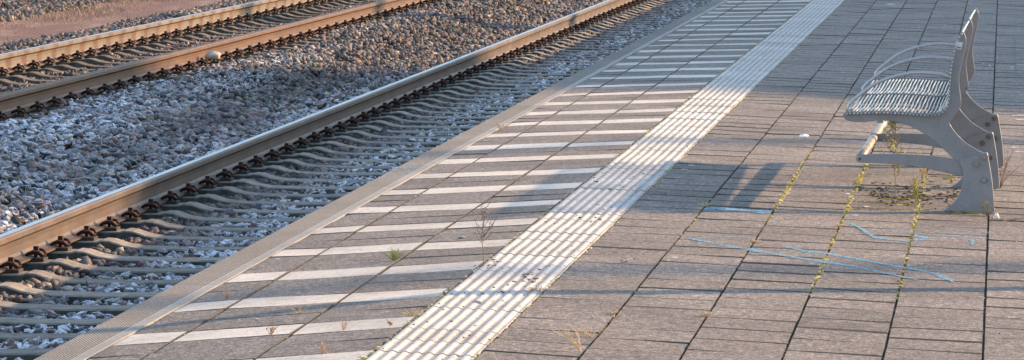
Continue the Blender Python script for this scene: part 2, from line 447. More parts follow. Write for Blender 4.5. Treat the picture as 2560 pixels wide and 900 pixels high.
# concrete sleeper (rail seats at +-0.7535)
def sleeper_mesh():
    st = [(-1.30, -.05), (-1.27, -.025), (-1.03, .004), (-.97, .010), (-.93, .000), (-.58, .000), (-.55, .008), (-.50, .004), (-.42, -.022), (-.33, -.036), (0, -.042)]
    st = st + [(-x, z) for x, z in st[::-1][1:]]
    prof = [(-.135, -.21), (-.100, -.008), (-.093, 0), (.093, 0), (.100, -.008), (.135, -.21)]
    vs_ = []; N = len(prof)
    for x, z in st: vs_ += [(x, yy, (z+zz) if zz > -.1 else zz) for yy, zz in prof]
    fs_ = []; mi_ = []
    for i in range(len(st)-1):
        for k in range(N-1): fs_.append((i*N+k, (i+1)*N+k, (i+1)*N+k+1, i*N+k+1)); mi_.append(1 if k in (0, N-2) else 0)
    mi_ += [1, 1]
    fs_ += [tuple(range(N))[::-1], tuple((len(st)-1)*N+k for k in range(N))][::-1]
    return vs_, fs_, mi_
def fastening_mb():
    mb = MB()      # local: +x away from the rail, origin at the sleeper's top beside the rail foot
    mb.box(-.005, .070, -.055, .055, -.004, .014, 1)
    mb.tube([(.016, 0, .014), (.016, 0, .050)], .013, 8, 0); mb.tube([(.016, 0, .042), (.016, 0, .047)], .022, 8, 0)
    mb.box(.002, .030, -.014, .014, .047, .078, 0)
    for s in (-1, 1):   # tension clamp loops
        pts = [(-.034, s*.012, .026), (-.032, s*.036, .030), (-.010, s*.058, .044), (.018, s*.066, .054), (.044, s*.058, .050), (.062, s*.038, .030), (.056, s*.024, .022), (.034, s*.020, .036), (.012, s*.020, .042), (-.012, s*.016, .036)]
        mb.tube(pts, .0085, 6, 0)
    return mb
sv, sf, smi = sleeper_mesh()
fast_proto = None
def make_track(label, xc, ztop, rails, y0, n, seed, cat='railway track'):
    global fast_proto
    t = empty('railway_track', (0, 0, 0)); tag(t, label, cat)
    for xx, mm in rails: make_rail(t, xc+xx, ztop, mm)
    zs = ztop - .172 - .008
    rr = random.Random(seed); proto = None
    for k in range(n):
        Y = y0 + k*SPC
        if proto is None: o = proto = mesh_obj('sleeper', sv, sf, [M_SLEEP if seed == 1 else M_SLEEP2, M_SHADE_ALGAE], t, smi)
        else: o = inst(proto, t)
        o.location = (xc+rr.uniform(-.008, .008), Y+rr.uniform(-.012, .012), zs-.004); o.rotation_euler = (0, 0, rr.uniform(-.006, .006))
        for sx in (-1, 1):
            for side in (-1, 1):
                if len(rails) and Y > 75: continue
                if fast_proto is None: q = fast_proto = fastening_mb().build('fastening', [M_RUST, M_PLATE], o, False)
                else: q = inst(fast_proto, o)
                q.location = (sx*.7535 + side*.078, 0, .006); q.rotation_euler = (0, 0, 0 if side > 0 else math.pi)
    return t
# near track: sleeper phase from the clip at pixel (265,559)
pc = on_z(268, 566, Z1-.16); Y1p = pc.y
k0 = math.ceil((14.0-Y1p)/SPC)
track1 = make_track('near railway track beside the platform with one greyish brown rail in view', XC1, Z1, [(-.7535, M_RAIL_A), (.7535, M_RAIL_A)], Y1p+k0*SPC, 110, 1)
pc = on_z(143, 248, Z2-.16); Y2p = pc.y
k0 = math.ceil((24.0-Y2p)/SPC)
track2 = make_track('far railway track with two rust coloured rails at upper left', XC2, Z2, [(.7535, M_RAIL_B), (-.7535, M_RAIL_C)], Y2p+k0*SPC, 100, 2)
YS1, YS2 = Y1p, Y2p

# ---- ballast bed (fines under the stones)
def zb(X, Y=0.0):
    """mean height of the ballast surface"""
    pts = [(-30, -.86), (-14.6, -.80), (-13.6, -.86), (-12.9, -.93), (-11.4, -.94), (-10.95, -.84), (-10.5, -.62), (-10.2, -.575), (-9.85, -.60), (-9.4, -.64), (-8.5, -.655), (-7.6, -.635), (-7.25, -.615), (-6.95, -.635), (-6.55, -.73), (-6.15, -.80), (-5.75, -.835), (-5.45, -.85), (-5.2, -.846), (-4.9, -.868), (-4.0, -.869), (-2.9, -.869)]
    return np.interp(X, [p[0] for p in pts], [p[1] for p in pts])
xs = np.arange(-24, -2.79, .2); ys = np.concatenate([np.arange(4, 70, 1.0), np.arange(70, 161, 10)])
v = [(x, y, float(zb(x))-.035) for y in ys for x in xs]; nx = len(xs)
f = [(j*nx+i, j*nx+i+1, (j+1)*nx+i+1, (j+1)*nx+i) for j in range(len(ys)-1) for i in range(nx-1)]
bed = mesh_obj('ballast_bed', v, f, M_FINES); tag(bed, kind='structure')

# ---- stones
def stone_shapes(n, seed, npts):
    rs = random.Random(seed); out = []
    for _ in range(n):
        bm = bmesh.new()
        for _ in range(npts):
            a = Vector((rs.gauss(0, 1), rs.gauss(0, 1), rs.gauss(0, 1))).normalized()
            bm.verts.new((a.x*1.0*rs.uniform(.8, 1.1), a.y*.78*rs.uniform(.8, 1.1), a.z*.68*rs.uniform(.8, 1.1)))
        r = bmesh.ops.convex_hull(bm, input=bm.verts)
        dead = [e for e in r['geom_interior'] if isinstance(e, bmesh.types.BMVert)]
        bmesh.ops.delete(bm, geom=dead, context='VERTS'); bmesh.ops.triangulate(bm, faces=bm.faces)
        bm.verts.index_update()
        out.append((np.array([v.co[:] for v in bm.verts]), np.array([[q.index for q in ff.verts] for ff in bm.faces])))
        bm.free()
    return out
SH_HI = stone_shapes(18, 3, 11); SH_LO = stone_shapes(10, 5, 8)
def stones(name, pts, size, tint, frost, shapes, material, label, tiltmax=.7):
    n = len(pts); which = rng.integers(0, len(shapes), n); V = []; Fc = []; T = []; Fr = []; base = 0
    for s, (sv_, sf_) in enumerate(shapes):
        idx = np.nonzero(which == s)[0]
        if not len(idx): continue
        k = len(idx); az = rng.uniform(0, 2*np.pi, k); tx = rng.normal(0, tiltmax*.5, k); ty = rng.normal(0, tiltmax*.5, k)
        ca, sa = np.cos(az), np.sin(az); cx, sx = np.cos(tx), np.sin(tx); cy, sy = np.cos(ty), np.sin(ty)
        Rz = np.zeros((k,3,3)); Rz[:,0,0]=ca; Rz[:,0,1]=-sa; Rz[:,1,0]=sa; Rz[:,1,1]=ca; Rz[:,2,2]=1
        Rx = np.zeros((k,3,3)); Rx[:,0,0]=1; Rx[:,1,1]=cx; Rx[:,1,2]=-sx; Rx[:,2,1]=sx; Rx[:,2,2]=cx
        Ry = np.zeros((k,3,3)); Ry[:,0,0]=cy; Ry[:,0,2]=sy; Ry[:,1,1]=1; Ry[:,2,0]=-sy; Ry[:,2,2]=cy
        R = Rx@Ry@Rz
        pv = np.einsum('kij,vj->kvi', R, sv_)*size[idx][:,None,None]*rng.uniform(.85, 1.15, (k,1,3)) + pts[idx][:,None,:]
        nv = len(sv_); V.append(pv.reshape(-1,3))
        Fc.append((sf_[None]+ (base+np.arange(k)*nv)[:,None,None]).reshape(-1,3)); base += k*nv
        T.append(np.repeat(tint[idx], nv)); Fr.append(np.repeat(frost[idx], nv))
    V = np.concatenate(V); Fc = np.concatenate(Fc); T = np.concatenate(T); Fr = np.concatenate(Fr)
    me = bpy.data.meshes.new(name); me.vertices.add(len(V)); me.vertices.foreach_set('co', V.astype(np.float32).ravel())
    me.loops.add(Fc.size); me.loops.foreach_set('vertex_index', Fc.astype(np.int32).ravel())
    me.polygons.add(len(Fc)); me.polygons.foreach_set('loop_start', np.arange(0, Fc.size, 3, dtype=np.int32))
    me.update(calc_edges=True); me.validate()
    for nm, arr in (('tint', T), ('frost', Fr)):
        a = me.attributes.new(nm, 'FLOAT', 'POINT'); a.data.foreach_set('value', arr.astype(np.float32))
    me.materials.append(material)
    o = bpy.data.objects.new(name, me); C.objects.link(o); tag(o, label, 'ballast', kind='stuff'); return o
def vnoise(x, y, s, seed):
    r = np.random.default_rng(seed); g = r.uniform(0, 1, (64, 64)); u = x/s; w = y/s
    i = np.floor(u).astype(int); j = np.floor(w).astype(int); a = u-i; b = w-j; a = a*a*(3-2*a); b = b*b*(3-2*b)
    G = lambda p, q: g[p % 64, q % 64]
    return (G(i,j)*(1-a)+G(i+1,j)*a)*(1-b) + (G(i,j+1)*(1-a)+G(i+1,j+1)*a)*b
def scatter(x0, x1, y0, y1, dens):
    n = int((x1-x0)*(y1-y0)*dens); return rng.uniform(x0, x1, n), rng.uniform(y0, y1, n)
def off_sleeper(X, Y, yp, half=.118):
    d = (Y-yp)/SPC; return np.abs(d-np.round(d))*SPC > half
ALLP = []
def add_zone(x0, x1, y0, y1, dens, smin, smax, frost_fn, track=None, lift=(-.02, .012), tint_shift=0.0, amp=1.0):
    X, Y = scatter(x0, x1, y0, y1, dens)
    sz = smin + (smax-smin)*rng.beta(1.6, 3.2, len(X))
    Z = zb(X) + rng.uniform(lift[0], lift[1], len(X)) + amp*(.030*(vnoise(X, Y, .35, 5)-.5) + .045*(vnoise(X, Y, 1.1, 6)-.5))
    keep = np.ones(len(X), bool)
    if track is not None:
        xc, yp = track
        on = (np.abs(X-xc) < 1.31) & ~off_sleeper(X, Y+.022, yp, .135)
        keep &= ~on | ((np.abs(X-xc) > 1.06) & (rng.uniform(0, 1, len(X)) < .92))
        near_rail = (np.abs(np.abs(X-xc)-.7535) < .10); keep &= ~near_rail
        inner = (np.abs(X-xc) < .70)
        Z = np.where((np.abs(X-xc) < 1.0) & (np.abs(X-xc) > .55), Z-.012, Z)
    X, Y, Z, sz = X[keep], Y[keep], Z[keep], sz[keep]
    fr = np.clip(frost_fn(X, Y), 0, 1.5)*rng.uniform(.35, 1.15, len(X)); fr[rng.uniform(0, 1, len(X)) < .12] *= .2
    ALLP.append((np.stack([X, Y, Z], 1), sz, np.clip(rng.uniform(0, 1, len(X))+tint_shift, 0, .999), fr))
def fr_track1(X, Y):   # frost survives in the platform's shade, melts beside the rail
    s = np.clip((X+5.02)/.35, 0, 1); return s*(1.0+.7*vnoise(X, Y, .6, 9))
def fr_mid(X, Y):
    base = np.clip((46-Y)/9, .18, 1)
    slope = np.exp(-((X+6.45+.012*(Y-34))/.42)**2)*np.clip((Y-26)/7, 0, 1)
    return base*(1.25-1.1*slope)*(.45+1.0*vnoise(X, Y, .9, 21))*np.where(X > -5.6, .75, 1)
def fr_low(X, Y): return .12*vnoise(X, Y, .5, 33)
def flush(name, label, shapes):
    global ALLP
    a = [np.concatenate([q[i] for q in ALLP]) for i in range(4)]; ALLP = []
    return stones(name, a[0], a[1], a[2], a[3], shapes, M_STONE, label)
T1 = (XC1, YS1); T2 = (XC2, YS2)
add_zone(-5.37, -3.95, 17, 34, 430, .024, .066, fr_track1, T1, (-.014, .012), 0, .35)
add_zone(-5.37, -3.95, 34, 48, 380, .026, .062, fr_track1, T1, (-.014, .012), 0, .35)
flush('ballast', 'frosted grey crushed stones between the near sleepers beside the platform', SH_HI)
add_zone(-7.75, -5.53, 15, 22, 300, .034, .082, fr_mid, T1, (-.02, .02))
add_zone(-7.75, -5.53, 22, 36, 370, .030, .082, fr_mid, T1, (-.02, .02))
flush('ballast', 'frosty crushed stone bank between the two railway tracks', SH_HI)
add_zone(-7.75, -5.53, 36, 52, 300, .032, .076, fr_mid, T1, (-.02, .02))
add_zone(-7.75, -5.53, 52, 80, 230, .034, .075, fr_mid, None, (-.02, .02))
add_zone(-5.37, -3.95, 48, 80, 260, .032, .066, fr_track1, T1, (-.012, .012), 0, .35)
flush('ballast', 'dark sunlit crushed stone between the tracks farther along the line', SH_LO)
add_zone(-9.20, -7.80, 28, 48, 360, .020, .050, fr_low, T2, (-.012, .014), .05)
add_zone(-9.20, -7.80, 48, 80, 200, .026, .055, fr_low, T2, (-.02, .006), .05)
flush('ballast', 'small brown stones between the two rust coloured rails', SH_LO)
add_zone(-10.75, -9.31, 34, 56, 300, .030, .075, fr_low, T2, (-.015, .03))
add_zone(-10.75, -9.31, 56, 90, 160, .040, .085, fr_low, None, (-.015, .03))
flush('ballast', 'dark stone shoulder heaped behind the farthest rail', SH_LO)
add_zone(-18.5, -13.5, 46, 90, 120, .04, .10, fr_low, None, (-.01, .04))
flush('ballast', 'dark gravel at the upper left corner beyond the dry grass', SH_LO)

# ---- red gravel path and dry grass beyond the far track
pm, pn, pl, pb = mat('red_gravel', .95)
pp = pos(pn); g1 = noise(pn, pl, pp, 60, 4, .8); g2 = noise(pn, pl, pp, 1.6, 4, .6, (1, .25, 1))
colp = ramp(pn, pl, g1, [(.30, (.06, .028, .026)), (.5, (.135, .064, .056)), (.70, (.36, .25, .21))])
colp = mix(pn, pl, ramp(pn, pl, g2, [(.48, 0), (.72, .45)]), colp, (.36, .27, .20))
pl.new(colp, pb.inputs['Base Color']); bump(pn, pl, pb, g1, 1.0, .02)
v = []; f = []
for j, y in enumerate(np.arange(30, 171, 2.0)):
    for i, x in enumerate((-13.6, -13.0, -12.4, -11.8, -11.2, -10.9)): v.append((x+.08*math.sin(y*.9+i), y, float(zb(x))+.004+.012*math.sin(y*1.7+x*3)))
f = [(j*6+i, j*6+i+1, (j+1)*6+i+1, (j+1)*6+i) for j in range(70) for i in range(5)]
tag(mesh_obj('path', v, f, pm), kind='structure')
M_STRAW = simple('dry_grass_straw', (.17, .125, .075), (.40, .31, .20), 9, .9, 0, 0)
gv = []; gf = []
for _ in range(11000):
    x = random.gauss(-13.3, .28); y = random.uniform(42, 85); h = random.uniform(.03, .09); a = random.uniform(0, 6.28); ln = random.uniform(0, .10)
    if vnoise(np.array([x]), np.array([y]), 1.4, 40)[0] < .35 and random.random() < .8: continue
    b = len(gv); dx, dy = math.cos(a)*.005, math.sin(a)*.005; z = float(zb(x))
    gv += [(x-dx, y-dy, z), (x+dx, y+dy, z), (x+math.cos(a*3)*ln, y+math.sin(a*3)*ln, z+h)]; gf.append((b, b+1, b+2))
tag(mesh_obj('dry_grass', gv, gf, M_STRAW), 'pale dry grass strip along the red gravel path', 'grass', kind='stuff')

# ================================================================== bench
M_ARM = simple('armrest_metal', (.30, .30, .31), (.44, .44, .45), 90, .35, .45, .1, .001)
m_, YN = surf(2480, 533.5)
BSP = 1.27
def z1(x, y): return (2080+x/3.0, y/3.0)
def z2(x, y): return (2080+x/3.0, 270+y/3.0)
def prof_pts(lst, Y=YN):
    out = []
    for p in lst:
        q = on_y(p[0], p[1], Y); out.append((q.x, q.z))
    return out
def smooth_poly(pts, n=2, closed=True):
    for _ in range(n):
        new = []; L = len(pts)
        for i in range(L if closed else L-1):
            a = pts[i]; b = pts[(i+1) % L]
            new += [(a[0]*.75+b[0]*.25, a[1]*.75+b[1]*.25), (a[0]*.25+b[0]*.75, a[1]*.25+b[1]*.75)]
        if not closed: new = [pts[0]] + new + [pts[-1]]
        pts = new
    return pts
def plate(name, pts, y0, y1, material, parent, mi_rim=None):
    """flat plate: outline in X/Z, thickness in Y, rounded rim"""
    bm = bmesh.new()
    vs_ = [bm.verts.new((x, y0, z)) for x, z in pts]
    fc = bm.faces.new(vs_)
    r = bmesh.ops.extrude_face_region(bm, geom=[fc])
    for e in r['geom']:
        if isinstance(e, bmesh.types.BMVert): e.co.y = y1
    bmesh.ops.recalc_face_normals(bm, faces=bm.faces)
    rim = [e for e in bm.edges if len(e.link_faces) == 2 and e.calc_face_angle(0) > 1.2 and abs(e.verts[0].co.y-e.verts[1].co.y) < 1e-6]
    bmesh.ops.bevel(bm, geom=rim, offset=.0022, segments=2, affect='EDGES', profile=.5)
    ng = [f_ for f_ in bm.faces if len(f_.verts) > 4]
    bmesh.ops.triangulate(bm, faces=ng)
    me = bpy.data.meshes.new(name); bm.to_mesh(me); bm.free(); me.materials.append(material)
    o = bpy.data.objects.new(name, me); C.objects.link(o); o.parent = parent; return o
UP = [z2(82,50), z2(80,62), z2(95,82), z2(120,96), z2(160,104), z2(210,107), z2(270,104), z2(340,93), z2(430,94), z2(520,114), z2(620,150), z2(720,210), z2(820,290), z2(900,370), z2(945,408),
      z2(1040,420), z2(1150,372), z2(1166,345), z2(1110,325), z2(1000,260), z2(930,190), z2(884,125), z2(884,100),
      z1(955,822), z1(972,770), z1(962,700), z1(952,620), z1(955,560), z1(972,480), z1(994,390), z1(1008,320), z1(1004,272), z1(985,240), z1(972,234), z1(955,258), z1(932,310), z1(906,400), z1(888,500), z1(880,600), z1(877,700), z1(868,770), z1(835,825), z1(770,852), z1(650,848), z1(500,834), z1(350,830), z1(200,838), z1(135,832), z1(100,836)]
FT = [z2(945,382), z2(1040,356), z2(1150,331), z2(1168,336), z2(1178,400), z2(1192,480), z2(1206,580), z2(1215,690), z2(1220,800), z2(1020,800), z2(820,792), z2(830,772), z2(880,742), z2(930,690), z2(962,635), z2(980,570), z2(986,510), z2(978,455)]
AR = [z2(183,380), z2(190,358), z2(206,349), z2(240,347), z2(400,344), z2(550,346), z2(700,354), z2(850,368), z2(960,392), z2(1040,420), z2(1060,520), z2(980,512), z2(900,496), z2(800,473), z2(700,452), z2(600,436), z2(500,424), z2(400,416), z2(300,411), z2(220,411), z2(195,404)]
ARM = [z1(872,572), z1(840,562), z1(800,553), z1(720,545), z1(650,543), z1(585,548), z1(520,560), z1(460,575), z1(400,595), z1(350,616), z1(300,642), z1(245,682), z1(200,718), z1(155,752), z1(128,782), z1(121,805), z1(128,832), z1(140,842)]
SEATC = [(2117,281), (2140,280), (2170,279), (2200,278.5), (2247,279.5), (2297,284), (2325,286), (2345,283), (2360,275), (2369,262), (2372,245), (2373,225), (2374,200), (2377,170), (2383,137), (2391,106), (2398,90), (2404,82)]
bz = zat(on_y(2440, 533, YN).x, YN)
bench = empty('bench', (on_y(2440, 533, YN).x, YN, bz)); tag(bench, 'grey metal bench with thin rod seat and curved armrests on the platform', 'bench')
bench.rotation_euler = (0, 0, -.0157)
up_p = smooth_poly(prof_pts(UP), 1); ft_p = smooth_poly(prof_pts(FT), 1); ar_p = smooth_poly(prof_pts(AR), 1)
TH = .0055
def rel(o, dy, dzv):
    o.location = Vector((0, dy, dzv)) - bench.location
protoP = {}
def bolt_mesh(parent, x, y, z, material, r=.0115):
    mb = MB(); mb.tube([(0, 0, 0), (0, -.004, 0)], r*1.25, 12); mb.tube([(0, -.004, 0), (0, -.012, 0)], r*.9, 6)
    o = mb.build('bolt', material, parent); o.location = (x, y, z); return o
for i in range(3):
    dy = i*BSP; xf = on_y(2440, 533, YN).x; dzv = zat(xf, YN+dy) - bz
    up = plate('side_plate', up_p, YN-TH, YN+TH, M_BENCH, bench); rel(up, dy, dzv)
    ft = plate('foot_plate', ft_p, YN-TH-.0125, YN-TH-.0015, M_BENCH, bench); rel(ft, dy, dzv)
    ft2 = plate('foot_plate', ft_p, YN+TH+.0015, YN+TH+.0125, M_BENCH, bench); rel(ft2, dy, dzv)
    ar = plate('foot_arm', ar_p, YN-TH+.001, YN+TH-.001, M_BENCH, bench); rel(ar, dy, dzv)
    ar.location.y += .0
    for (bx, by) in (z2(1133,370), z2(1082,420), z2(1140,540)):
        q = on_y(bx, by, YN); bolt_mesh(ft, q.x, YN-TH-.0125, q.z, M_BOLT if i == 0 else M_BOLTRUST, .0115 if i == 0 else .010)
    # hole at the tip of the foot arm
    q = on_y(2149.5, 397.5, YN); mb = MB(); mb.tube([(0, 0, 0), (0, -.0012, 0)], .0062, 10); h_ = mb.build('bolt_hole', M_JOINT, ar); h_.location = (q.x, YN-TH+.0008, q.z)
    arm = smooth_poly(prof_pts(ARM), 1, False); mb = MB()
    pts = [Vector((x, YN, z)) for x, z in arm]
    mb.tube(pts, .0076, 8)
    a_o = mb.build('armrest', M_ARM, bench, True); rel(a_o, dy, dzv); a_o.location.y += (-.004)
    # small bracket where the armrest meets the seat
    q = on_y(*z1(128, 822), YN); mb = MB(); mb.box(q.x-.012, q.x+.016, YN-.006, YN+.006, q.z-.024, q.z+.004); bk = mb.build('bracket', M_BENCH, a_o)
# seat and back rods
cur = smooth_poly(prof_pts(SEATC), 2, False)
acc = [0]
for a, b in zip(cur[:-1], cur[1:]): acc.append(acc[-1]+math.hypot(b[0]-a[0], b[1]-a[1]))
nrod = int(acc[-1]/.0158)
rod_src = None
for k in range(nrod+1):
    s = acc[-1]*k/nrod; x = float(np.interp(s, acc, [c[0] for c in cur])); z = float(np.interp(s, acc, [c[1] for c in cur]))
    mb = MB(); pts = []; L = 2*BSP+.10
    for j in range(15):
        y = -.05 + L*j/14; ph = (y % BSP)/BSP
        sag = -.010*math.sin(math.pi*ph)**2 if s < acc[-1]*.52 else 0
        ripple = .0016*math.sin(y*5.0)
        dzv = (zat(x, YN+max(0, y))-zat(x, YN))
        pts.append((0 + (ripple if s < acc[-1]*.5 else 0), y, sag+dzv))
    mb.tube(pts, .0041, 6)
    o = mb.build('seat_rod' if s < acc[-1]*.52 else 'back_rod', M_ROD, bench, True); o.location = Vector((x, YN, z-.005)) - bench.location
# cross straps under the rods
for i, yy in enumerate((.33, .66, .33+BSP, .66+BSP, .95, .95+BSP)):
    mb = MB(); pts = [Vector((x, YN+yy, z-.011)) for x, z in cur[2:-2:2]]
    mb.tube(pts, .007, 6); st_ = mb.build('seat_strap', M_ROD, bench); rel(st_, 0, -.006)
# foot rail tube through the arm tips, beam under the seat
q = on_y(2150, 396, YN); mb = MB()
pts = [Vector((q.x, YN+y, q.z+zat(q.x, YN+y)-zat(q.x, YN))) for y in (.008, .4, .8, BSP-.05, BSP+.05, BSP+.5, 2*BSP-.01)]
mb.tube(pts, .0185, 14); fr_ = mb.build('foot_rail', M_TUBE, bench, True); rel(fr_, 0, 0)
for yy in (BSP-.045, BSP+.045, .04, 2*BSP-.05):
    mb = MB(); z_ = zat(q.x, YN+yy)-zat(q.x, YN); mb.tube([Vector((q.x, YN+yy-.012, q.z+z_)), Vector((q.x, YN+yy+.012, q.z+z_))], .0205, 14); c_ = mb.build('collar', M_BENCH, fr_, True)
q = on_y(2352, 300, YN); mb = MB(); mb.tube([Vector((q.x, YN+.01, q.z)), Vector((q.x, YN+2*BSP-.01, q.z+.03))], .018, 12)
bm_ = mb.build('cross_beam', M_BENCH, bench, True); rel(bm_, 0, 0)
# small square lug under the seat front
q = on_y(*z2(360, 92), YN); mb = MB(); mb.box(q.x-.012, q.x+.012, YN-.004, YN+.03, q.z-.012, q.z+.03); lg = mb.build('lug', M_BENCH, bench); rel(lg, 0, 0)
# maker's sticker on the near plate
M_STICK = simple('sticker_grey', (.50, .51, .52), (.60, .60, .61), 60, .5, 0, 0)
M_INK = simple('sticker_ink', (.015, .015, .018), (.03, .03, .03), 60, .6, 0, 0)
sq = [on_y(*z1(*c), YN-TH-.0006) for c in ((930,312), (981,318), (970,371), (921,366))]
st_ = mesh_obj('sticker', sq, [(3,2,1,0)], M_STICK, bench); st_.location = -bench.location
tc = bpy.data.curves.new('lettering', 'FONT'); tc.body = 'Erlau'; tc.size = .0135; tc.align_x = 'CENTER'; tc.align_y = 'CENTER'; tc.offset = .0004
to = bpy.data.objects.new('lettering', tc); C.objects.link(to)
bpy.context.view_layer.update(); dg = bpy.context.evaluated_depsgraph_get()
tm = bpy.data.meshes.new_from_object(to.evaluated_get(dg)); bpy.data.objects.remove(to); tm.materials.append(M_INK)
lt = bpy.data.objects.new('lettering', tm); C.objects.link(lt); lt.parent = st_
q = on_y(*z1(946, 355), YN-TH-.0012); lt.location = q; lt.rotation_euler = (math.pi/2, 0, -.0)
# felt-pen mark on the middle plate
mq = [z1(962,668), z1(978,656), z1(988,664), z1(984,668), z1(977,661), z1(965,673)]
mv = [on_y(*c, YN+BSP-TH-.0012) for c in mq]
mk = mesh_obj('pen_mark', mv, [(5,4,3,2,1,0)], M_INK, bench); mk.location = -bench.location

# ================================================================== moss, grit and paint on the platform
def blob_mesh(items, name, material, parent, label=None, seed=3, kind='stuff', cat=None):
    """items: (pos, (rx,ry,rz), tint) small lumpy cushions joined in one mesh"""
    pts = np.array([i[0] for i in items]); sz = np.array([i[1] for i in items]); ti = np.array([i[2] for i in items])
    V = []; Fc = []; T = []; base = 0
    r_ = np.random.default_rng(seed); which = r_.integers(0, len(SH_LO), len(items))
    for s, (sv_, sf_) in enumerate(SH_LO):
        idx = np.nonzero(which == s)[0]
        if not len(idx): continue
        k = len(idx); az = r_.uniform(-.5, .5, k); ca, sa = np.cos(az), np.sin(az)
        R = np.zeros((k,3,3)); R[:,0,0]=ca; R[:,0,1]=-sa; R[:,1,0]=sa; R[:,1,1]=ca; R[:,2,2]=1
        pv = np.einsum('kij,kvj->kvi', R, sv_[None]*sz[idx][:,None,:]) + pts[idx][:,None,:]
        V.append(pv.reshape(-1,3)); Fc.append((sf_[None]+(base+np.arange(k)*len(sv_))[:,None,None]).reshape(-1,3)); base += k*len(sv_); T.append(np.repeat(ti[idx], len(sv_)))
    V = np.concatenate(V); Fc = np.concatenate(Fc); T = np.concatenate(T)
    me = bpy.data.meshes.new(name); me.from_pydata(V.tolist(), [], Fc.tolist()); me.materials.append(material)
    a = me.attributes.new('tint', 'FLOAT', 'POINT'); a.data.foreach_set('value', T.astype(np.float32))
    o = bpy.data.objects.new(name, me); C.objects.link(o); o.parent = parent
    tag(o, label, cat, kind=kind); return o
mm, mn, ml, mbs = mat('joint_moss', .95)
at = mn.new('ShaderNodeAttribute'); at.attribute_name = 'tint'
cm = ramp(mn, ml, at.outputs['Fac'], [(0, (.05, .045, .035)), (.25, (.10, .10, .05)), (.5, (.25, .20, .04)), (.75, (.44, .34, .05)), (1.0, (.52, .46, .36))])
cm = mix(mn, ml, 1, cm, ramp(mn, ml, noise(mn, ml, pos(mn), 160, 3, .7), [(.3, .6), (.7, 1.3)]), 'MULTIPLY')
ml.new(cm, mbs.inputs['Base Color'])
def hot(px, py, cx, cy, rx, ry): return math.exp(-((px-cx)/rx)**2-((py-cy)/ry)**2)
items = []
for m, w, dens in ((M_SL, .009, 70), (M_SR, .008, 60), (M_J[1], .007, 42), (M_J[2], .007, 48), (M_J[3], .008, 52), (M_J[4], .008, 52), (M_J[5], .006, 36), (M_JL1, .006, 34), (M_JL2, .006, 30)):
    Y = 11.6; ylast = 0
    while Y < 42:
        Y += random.expovariate(dens*(1+3.0*ylast))
        nz = vnoise(np.array([m*13.0+50]), np.array([Y]), .55, 77)[0]
        py = VY + 10540*1.53/Y; px = VX - m*(py-VY)
        yel = 0
        if m in (M_J[2],): yel = hot(px, py, 1975, 470, 190, 110)
        if m in (M_J[3],): yel = max(hot(px, py, 2140, 470, 100, 150), .8*hot(px, py, 2060, 640, 70, 110))
        if m in (M_J[4],): yel = max(.95*hot(px, py, 2295, 490, 60, 110), .6*hot(px, py, 2260, 650, 60, 90))
        if m == M_J[1]: yel = .45*hot(px, py, 1720, 570, 120, 90)
        if m in (M_SL, M_SR): yel = .35
        ylast = yel
        if nz < .42-.4*yel and random.random() < .85: continue
        r = random.uniform(.004, w)*(1+.75*yel)
        p = P(m, Y, -.006+random.uniform(-.003, .003)+.003*yel); p.x += random.uniform(-.006, .006)*(1+yel)
        if m == M_SL: p.x -= .006
        t = random.gauss(.22+.5*yel, .14) if random.random() < .82-.25*(m in (M_JL1, M_JL2, M_SL, M_SR)) else random.uniform(.85, 1)
        items.append((tuple(p), (r, r*random.uniform(1.2, 2.6), r*random.uniform(.7, 1.0)), min(max(t, 0), 1)))
# cross joints under the bench grown over with moss
for (xa, ya, xb, yb, th) in ((2135,504,2290,509,1), (2160,492,2250,496,1.2), (2125,522,2290,528,1), (2300,506,2400,509,1.2), (2300,527,2360,530,.8), (2150,470,2270,474,.8), (2160,452,2280,456,.7), (2310,440,2400,444,.9), (2320,452,2340,455,1.2), (2330,466,2400,470,1), (2310,490,2330,492,.8), (2205,497,2225,498,1.6), (2196,507,2226,508,1.7), (2250,512,2285,514,1.4), (2238,497,2262,499,2.2), (2370,530,2460,534,1.8), (2300,520,2330,521,.8)):
    n = int(abs(xb-xa)*.75)
    for k in range(n):
        if random.random() < .22: continue
        t = k/max(1, n-1); p = sp(xa+(xb-xa)*t, ya+(yb-ya)*t+random.uniform(-.8, .8)); r = random.uniform(.007, .014)*th
        items.append(((p.x, p.y, p.z-.002), (r*1.5, r, r*.6), min(1, max(0, random.gauss(.38, .17)))))
blob_mesh(items, 'joint_moss', mm, platform)
# grit lying on the tactile strip and slabs
gm_, gn, gl, gb = mat('grit', .9)
at = gn.new('ShaderNodeAttribute'); at.attribute_name = 'tint'
gl.new(ramp(gn, gl, at.outputs['Fac'], [(0, (.03, .026, .024)), (.6, (.09, .075, .06)), (.85, (.20, .19, .20)), (1, (.6, .58, .55))]), gb.inputs['Base Color'])
items = []
for _ in range(330):
    Y = 11.8+random.random()**1.5*24; m = random.uniform(M_SR, M_SL)
    p = P(m, Y, .006); r = random.uniform(.0025, .007); items.append((tuple(p), (r, r*random.uniform(.8, 1.6), r*.6), random.random()*.8))
for _ in range(170):
    Y = 11.8+random.random()**1.6*22; m = random.uniform(-.15, M_EIN)
    p = P(m, Y, .003); r = random.uniform(.002, .005); items.append((tuple(p), (r, r*random.uniform(.8, 1.6), r*.6), random.random()))
for (cx, cy, n, sx, sy) in ((1230,662,12,14,6), (1320,690,8,18,6), (1565,655,6,12,4), (1310,705,8,20,8), (1335,705,5,6,4), (1480,540,8,20,8), (1560,440,14,40,30), (1235,735,5,20,8), (2240,492,60,42,10), (2330,495,60,50,14), (2200,487,24,14,5), (2190,470,20,40,10), (2385,497,40,25,12), (2300,480,40,50,14)):
    for _ in range(n):
        p = sp(random.gauss(cx, sx), random.gauss(cy, sy), .006); r = random.uniform(.004, .010)*(1.3 if cx > 2100 else 1)
        items.append((tuple(p), (r*1.3, r, r*.6), random.random()*.85))
